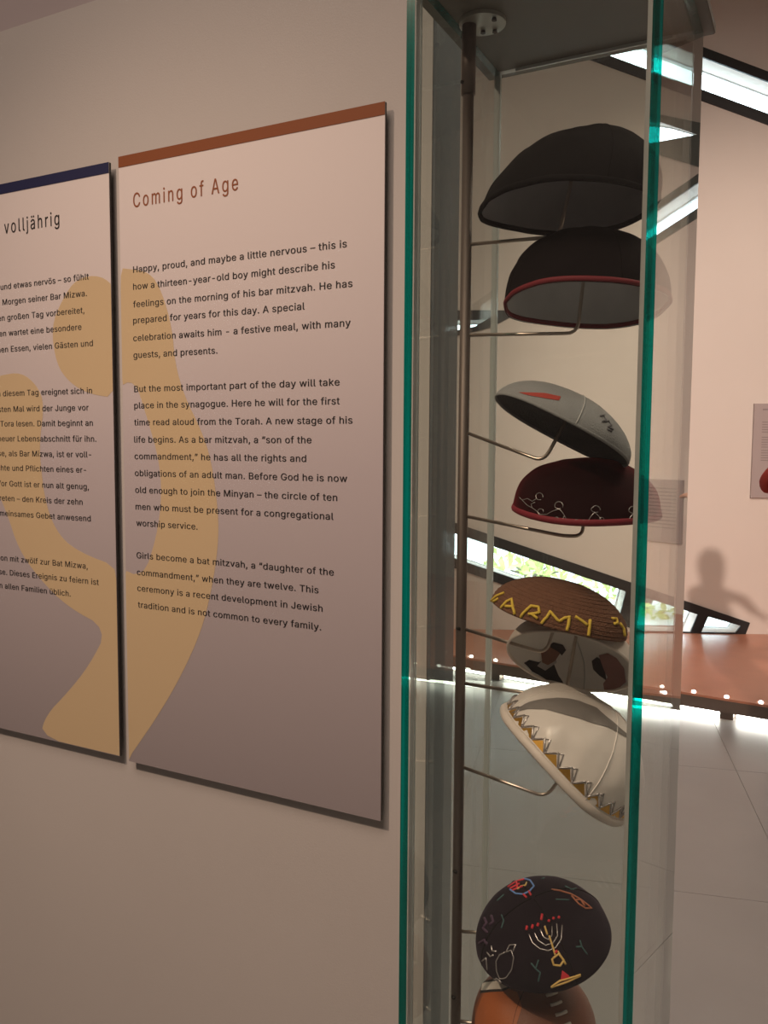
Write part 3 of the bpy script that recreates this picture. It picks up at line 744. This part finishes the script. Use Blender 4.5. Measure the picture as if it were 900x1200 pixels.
cap_photo, r_photo = make_cap('photo', 'white cap turned to show portraits printed on its inside, under the brown crocheted cap', M['cream_rim'], M['white_lining'], M['cream_rim'], rim_r=.0018, p=2.1, wob=.0006, seed=6, seams=0)
Q = lambda pts: abs_('photo', pts)
th_in = -cap_photo.th - .0004
def inpatch(name, pts, mm, off=0): cap_photo.patch(name, Q(pts), M[mm], r_photo, inner=True, off=th_in - off)
inpatch('printed_portrait', [(612, 781), (618, 776), (630, 778), (640, 772), (648, 778), (654, 792), (660, 803), (640, 799), (622, 791)], 'portrait_suit', 0)
inpatch('printed_portrait', [(628, 783), (636, 772), (650, 771), (652, 777), (638, 788)], 'portrait_shirt', .0002)
inpatch('printed_portrait', [(632, 764), (640, 757), (652, 758), (656, 765), (650, 775), (641, 781), (634, 778)], 'portrait_skin', .0004)
inpatch('printed_portrait', [(640, 757), (648, 753), (659, 755), (663, 761), (658, 768), (654, 764), (646, 760)], 'portrait_hair', .0006)
inpatch('printed_portrait', [(694, 773), (700, 768), (706, 771), (710, 784), (712, 796), (703, 790), (696, 783)], 'portrait_hair', 0)
inpatch('printed_portrait', [(702, 766), (712, 763), (722, 768), (731, 780), (733, 796), (727, 803), (709, 810), (708, 800), (713, 792), (708, 782)], 'portrait_skin2', .0002)
cap_photo.tubes('lining_seam', [Q([(675, 748), (680, 760), (685, 775), (686, 795), (685, 810)])], .0006, M['pale_thread'], r_photo, inner=True, off=th_in)

cap_satin, r_satin = make_cap('satin', 'steeply tilted white satin cap with gold zigzag trim along its rim', M['white_satin'], M['white_lining'], M['cream_rim'], rim_r=.0046, p=2.05, wob=.0026, seed=7, seams=4, seam_m=M['white_satin'], seam_r=.0006, seam0=-1.1)
n = 28; v, f, v2, f2, v3, f3 = [], [], [], [], [], []
for k in range(n):
    t0, t1 = 2 * PI * k / n, 2 * PI * (k + 1) / n; tm = (t0 + t1) / 2
    aL, aH = PI / 2 * .935, PI / 2 * .85
    zig = [cap_satin.ang(t0 + (tm - t0) * i / 3, aL + (aH - aL) * i / 3, .0008) for i in range(4)] + [cap_satin.ang(tm + (t1 - tm) * i / 3, aH + (aL - aH) * i / 3, .0008) for i in range(1, 4)]
    tube_into(v, f, zig, .0009, 5)
    b = len(v2); q = [cap_satin.ang(t, a, .0005) for t, a in ((t0 + .012, aL + .008), (t1 - .012, aL + .008), (tm, aH + .035))]
    v2 += q; f2.append((b, b + 1, b + 2))
    tube_into(v3, f3, [cap_satin.ang(tm, aH + .01, .0006), cap_satin.ang((tm + t1) / 2, aH - .035, .0006), cap_satin.ang(t1 + (t1 - t0) * .0, aL - .03, .0006)], .0007, 5)
link('silver_zigzag', mesh('silver_zigzag', v, f), M['silver'], r_satin, smooth=True)
link('gold_triangles', mesh('gold_triangles', v2, f2), M['gold'], r_satin)
link('silver_loops', mesh('silver_loops', v3, f3), M['silver'], r_satin, smooth=True)
W = lambda pts: abs_('satin', pts)
cap_satin.patch('dark_patch', W([(600, 842), (622, 829), (652, 822), (678, 824), (697, 830), (716, 846), (732, 860), (729, 861), (713, 853), (690, 849), (665, 845), (640, 839), (622, 839)]), M['grey_satin'], r_satin, off=.0006)  # darker grey patch across the upper crown

cap_emb, r_emb = make_cap('embroid', 'dark velvet cap embroidered with a red and gold menorah and small symbols', M['navy_velvet'], M['navy_velvet'], M['navy_velvet'], rim_r=.0014, p=2.0, wob=.0008, seed=8, seams=4, seam_m=M['black_felt'], seam_r=.0007, seam0=-1.25)
E = lambda pts: abs_('embroid', pts)
def em(name, strokes, rad, mm): cap_emb.tubes(name, [E(s_) for s_ in strokes], rad, M[mm], r_emb, res=2)
def em1(name, strokes, rad, mm): cap_emb.each(name, [E(s_) for s_ in strokes], rad, M[mm], r_emb, res=2)
cx, cy = 639, 1096
men = [[(x, y) for x, y in arc(cx + dx, cy + dy, r, 20, 185, 12, r * .95)] for dx, dy, r in ((1, 0, 20), (1.5, -1, 14.5), (2, -2, 8.5))]
men = [[(621, 1097), (625, 1105), (633, 1110), (642, 1111), (650, 1107), (656, 1098), (657, 1084)], [(627, 1095), (631, 1102), (639, 1106), (647, 1103), (652, 1095), (651, 1083)],
       [(633, 1091), (637, 1098), (642, 1100), (646, 1095), (646, 1086)], [(638, 1086), (641, 1096)]]
em('menorah_arms', men, .0007, 'silver')
em('menorah_stem', [[(643, 1096), (646, 1104), (650, 1115)], [(647, 1118), (653, 1113), (659, 1118), (655, 1124), (648, 1124), (646, 1118)], [(652, 1110), (661, 1122)], [(646, 1147), (655, 1138), (668, 1134), (677, 1131)], [(646, 1147), (650, 1145), (664, 1139), (677, 1132)], [(638, 1087), (641, 1095)]], .0011, 'th_gold')
cap_emb.patch('red_foot', E([(657, 1128), (664, 1132), (667, 1136), (655, 1140)]), M['th_red'], r_emb)
em1('flame', [[(618, 1093), (618.5, 1089)], [(624, 1091), (625, 1087)], [(630, 1088), (631, 1085)], [(634, 1081), (635, 1075)], [(642, 1082), (643, 1080)], [(647, 1079), (648, 1077)], [(653, 1077.5), (654, 1075.5)], [(649, 1112), (652, 1110)]], .0014, 'th_red')
em1('red_stroke', [[(594, 1049), (603, 1042), (613, 1038)], [(597, 1051), (608, 1044)], [(600, 1053), (612, 1047)], [(604, 1042), (606, 1050)], [(613, 1056), (617, 1059)], [(619, 1052), (622, 1056)]], .0012, 'th_red')
em('blue_outline', [[(597, 1052), (604, 1056), (613, 1056), (620, 1052), (625, 1046), (620, 1039), (612, 1037)]], .0010, 'th_blue')
em('orange_accent', [[(606, 1051), (610, 1047), (615, 1046), (616, 1042)]], .0010, 'th_gold')
em('copper_scroll', [[(645, 1048), (655, 1048), (667, 1050), (677, 1054), (687, 1060), (691, 1063), (684, 1064), (676, 1060), (668, 1052)], [(673, 1056), (678, 1055), (683, 1061)]], .0010, 'th_copper')
em('silver_fish', [[(595, 1118), (602, 1115), (605, 1122), (603, 1134), (597, 1143), (590, 1146), (586, 1138), (585, 1128), (589, 1121), (595, 1118)], [(584, 1149), (590, 1156), (592, 1149), (586, 1146), (584, 1150)], [(596, 1118), (600, 1110), (607, 1109), (604, 1116)]], .0007, 'silver')
em1('silver_letter', [[(568, 1130), (573, 1126), (575, 1138)], [(574, 1120), (578, 1124), (582, 1122)], [(579, 1113), (580, 1118), (585, 1118)]], .0009, 'silver')
em1('teal_symbol', [[(624, 1125), (629, 1130), (634, 1133), (632, 1142)], [(629, 1130), (632, 1121)], [(672, 1104), (678, 1103), (684, 1110)], [(678, 1103), (676, 1097)], [(589, 1080), (592, 1086), (590, 1094)], [(661, 1042), (668, 1045), (674, 1043)], [(634, 1036), (637, 1034)], [(582, 1065), (590, 1058)], [(650, 1058), (665, 1057)]], .0008, 'th_teal')
em1('violet_symbol', [[(568, 1085), (572, 1090), (568, 1096), (574, 1100)], [(564, 1112), (570, 1108), (574, 1112)], [(577, 1082), (580, 1088), (576, 1092)]], .0016, 'th_violet')

cap_ball, r_ball = make_cap('football', 'brown cap printed like an American football with white laces, lowest in the case', M['ball_brown'], M['ball_brown'], M['ball_brown'], rim_r=.0014, p=2.9, wob=.0005, seed=9, seams=2, seam_m=M['black_felt'], seam_r=.0004, seam0=1.2)
K = lambda pts: abs_('football', pts)
def bp(name, pts, mm, off): cap_ball.patch(name, K(pts), M[mm], r_ball, off=off)
bp('orange_side', [(566, 1176), (590, 1172), (606, 1176), (612, 1190), (604, 1215), (575, 1225), (558, 1215), (557, 1195)], 'ball_orange', .0004)
bp('black_border', [(563, 1167), (582, 1163), (604, 1168), (590, 1177), (562, 1180)], 'ball_black', .0005)
bp('white_stripe', [(564, 1169), (582, 1166), (600, 1169.5), (588, 1174.5), (563, 1177)], 'ball_white', .0008)
v, f = [], []
lace = [(636, 1169), (643, 1177), (649, 1186), (655, 1198), (659, 1212)]
cap_ball.tubes('lace_line', [K([(630, 1169), (640, 1166), (650, 1166)])], .0006, M['ball_white'], r_ball)
for k, (lx, ly) in enumerate(((638, 1167), (644.5, 1174), (649.5, 1183), (655, 1192), (659, 1203))):
    cap_ball.tubes('lace', [K([(lx - 6, ly + 2), (lx, ly), (lx + 6, ly - 3)])], 0.0018, M['ball_white'], r_ball, off=.0008, res=30)

# bent wire arms that carry the caps
ARMS = {
'black': (1.7179, (-0.2504,0.8680,1.7189)), 'blackred': (1.6218, (-0.2353,0.8930,1.6222)), 'grey': (1.5164, (-0.2538,0.8420,1.4863)),
'burg': (1.4249, (-0.2378,0.8650,1.4081)), 'army': (1.2988, (-0.2520,0.8600,1.2814)), 'photo': (1.2373, (-0.2346,0.8750,1.2306)),
'satin': (1.1411, (-0.2509,0.8680,1.1208)), 'embroid': (0.9478, (-0.3068,0.8680,0.9494)), 'football': (0.8398, (-0.3152,0.8680,0.8362))}
ALL = dict(black=cap_black, blackred=cap_br, grey=cap_grey, burg=cap_burg, army=cap_army, photo=cap_photo, satin=cap_satin, embroid=cap_emb, football=cap_ball)
for k, (z, b) in ARMS.items():
    c = ALL[k]; tip = c.mw @ c.pt(-.008 if k == 'black' else 0, 0, -c.th - .0012)
    b = V(b)
    if k in ('embroid', 'football'):
        mid = c.C - c.N * .012; pts = [(PX + .004, PY, z), b, mid, tip]
    elif k == 'burg':
        mid = V((c.C.x + .0, c.C.y - .01, b.z)); pts = [(PX + .004, PY, z), b, mid, tip]
    else: pts = [(PX + .004, PY, z), b, tip]
    ptube('support_arm', bezier(pts), .0019, M['rod'], 10)

# ------------------------------------------------------------------ a visitor by the far wall, only an elbow inside the frame
def person(loc, label):
    root = empty('person', loc); tag(root, label, 'person')
    J = dict(pel=(0, 0, .95), sp=(0, .0, 1.12), ch=(0, .0, 1.32), nk=(0, 0, 1.48), hd0=(0, -.01, 1.56), hd=(0, -.02, 1.66), top=(0, -.01, 1.74))
    E_ = [('pel', 'sp'), ('sp', 'ch'), ('ch', 'nk'), ('nk', 'hd0'), ('hd0', 'hd'), ('hd', 'top')]
    Rd = dict(pel=.14, sp=.125, ch=.15, nk=.055, hd0=.065, hd=.092, top=.05)
    for s_, n_ in ((-1, 'l'), (1, 'r')):
        J.update({'sh' + n_: (.19 * s_, 0, 1.40), 'el' + n_: (.33 * s_, .03, 1.30 - .17), 'wr' + n_: (.16 * s_, .26, 1.26), 'hp' + n_: (.095 * s_, 0, .88), 'kn' + n_: (.11 * s_, .02, .48), 'an' + n_: (.115 * s_, -.02, .09), 'to' + n_: (.13 * s_, .16, .035)})
        E_ += [('ch', 'sh' + n_), ('sh' + n_, 'el' + n_), ('el' + n_, 'wr' + n_), ('pel', 'hp' + n_), ('hp' + n_, 'kn' + n_), ('kn' + n_, 'an' + n_), ('an' + n_, 'to' + n_)]
        Rd.update({'sh' + n_: .068, 'el' + n_: .050, 'wr' + n_: .033, 'hp' + n_: .095, 'kn' + n_: .062, 'an' + n_: .042, 'to' + n_: .035})
        for q in range(5):      # fingers as short chains from the wrist
            a = 'f%d%s' % (q, n_); bb = 'g%d%s' % (q, n_)
            J[a] = (.16 * s_ + (q - 2) * .017 * (1 if q else 2.0), .335 if q else .29, 1.275); J[bb] = (.16 * s_ + (q - 2) * .019, .375 - abs(q - 2) * .006 if q else .32, 1.26)
            E_ += [('wr' + n_, a), (a, bb)]; Rd[a] = .010; Rd[bb] = .008
    if loc: J['ell'] = (-.345, .0, 1.315); J['wrl'] = (-.17, .20, 1.40)
    names = list(J); me = bpy.data.meshes.new('body'); me.from_pydata([J[k] for k in names], [(names.index(a), names.index(b)) for a, b in E_], [])
    o = bpy.data.objects.new('body', me); COL.objects.link(o)
    md = o.modifiers.new('s', 'SKIN'); sv = me.skin_vertices[0].data
    for i, k in enumerate(names): sv[i].radius = (Rd[k], Rd[k] * (.75 if k in ('pel', 'sp', 'ch') else 1)); sv[i].use_root = (k == 'pel')
    o.modifiers.new('ss', 'SUBSURF').levels = 2
    dg = bpy.context.evaluated_depsgraph_get(); dg.update(); m2 = bpy.data.meshes.new_from_object(o.evaluated_get(dg))
    bpy.data.objects.remove(o)
    for k in ('red_cloth', 'skin', 'jeans', 'shoe', 'hair'): m2.materials.append(M[k])
    for p in m2.polygons:
        c = p.center; p.use_smooth = True
        wr = min((c - V(J['wrl'])).length, (c - V(J['wrr'])).length)
        p.material_index = 0 if (c.z > .93 and c.z < 1.49) else (1 if c.z > 1.49 else (2 if c.z > .1 else 3))
        if p.material_index == 0 and (wr < .045 or c.y > .25): p.material_index = 1
        if c.z > 1.67 or (c.z > 1.58 and c.y < -.045): p.material_index = 4
    b = link('body', m2, None, root)
    return root
pr = person((-0.055, 4.33, 0), 'visitor in a red pullover by the far wall, only an elbow inside the frame'); pr.rotation_euler = (0, 0, math.radians(-55))
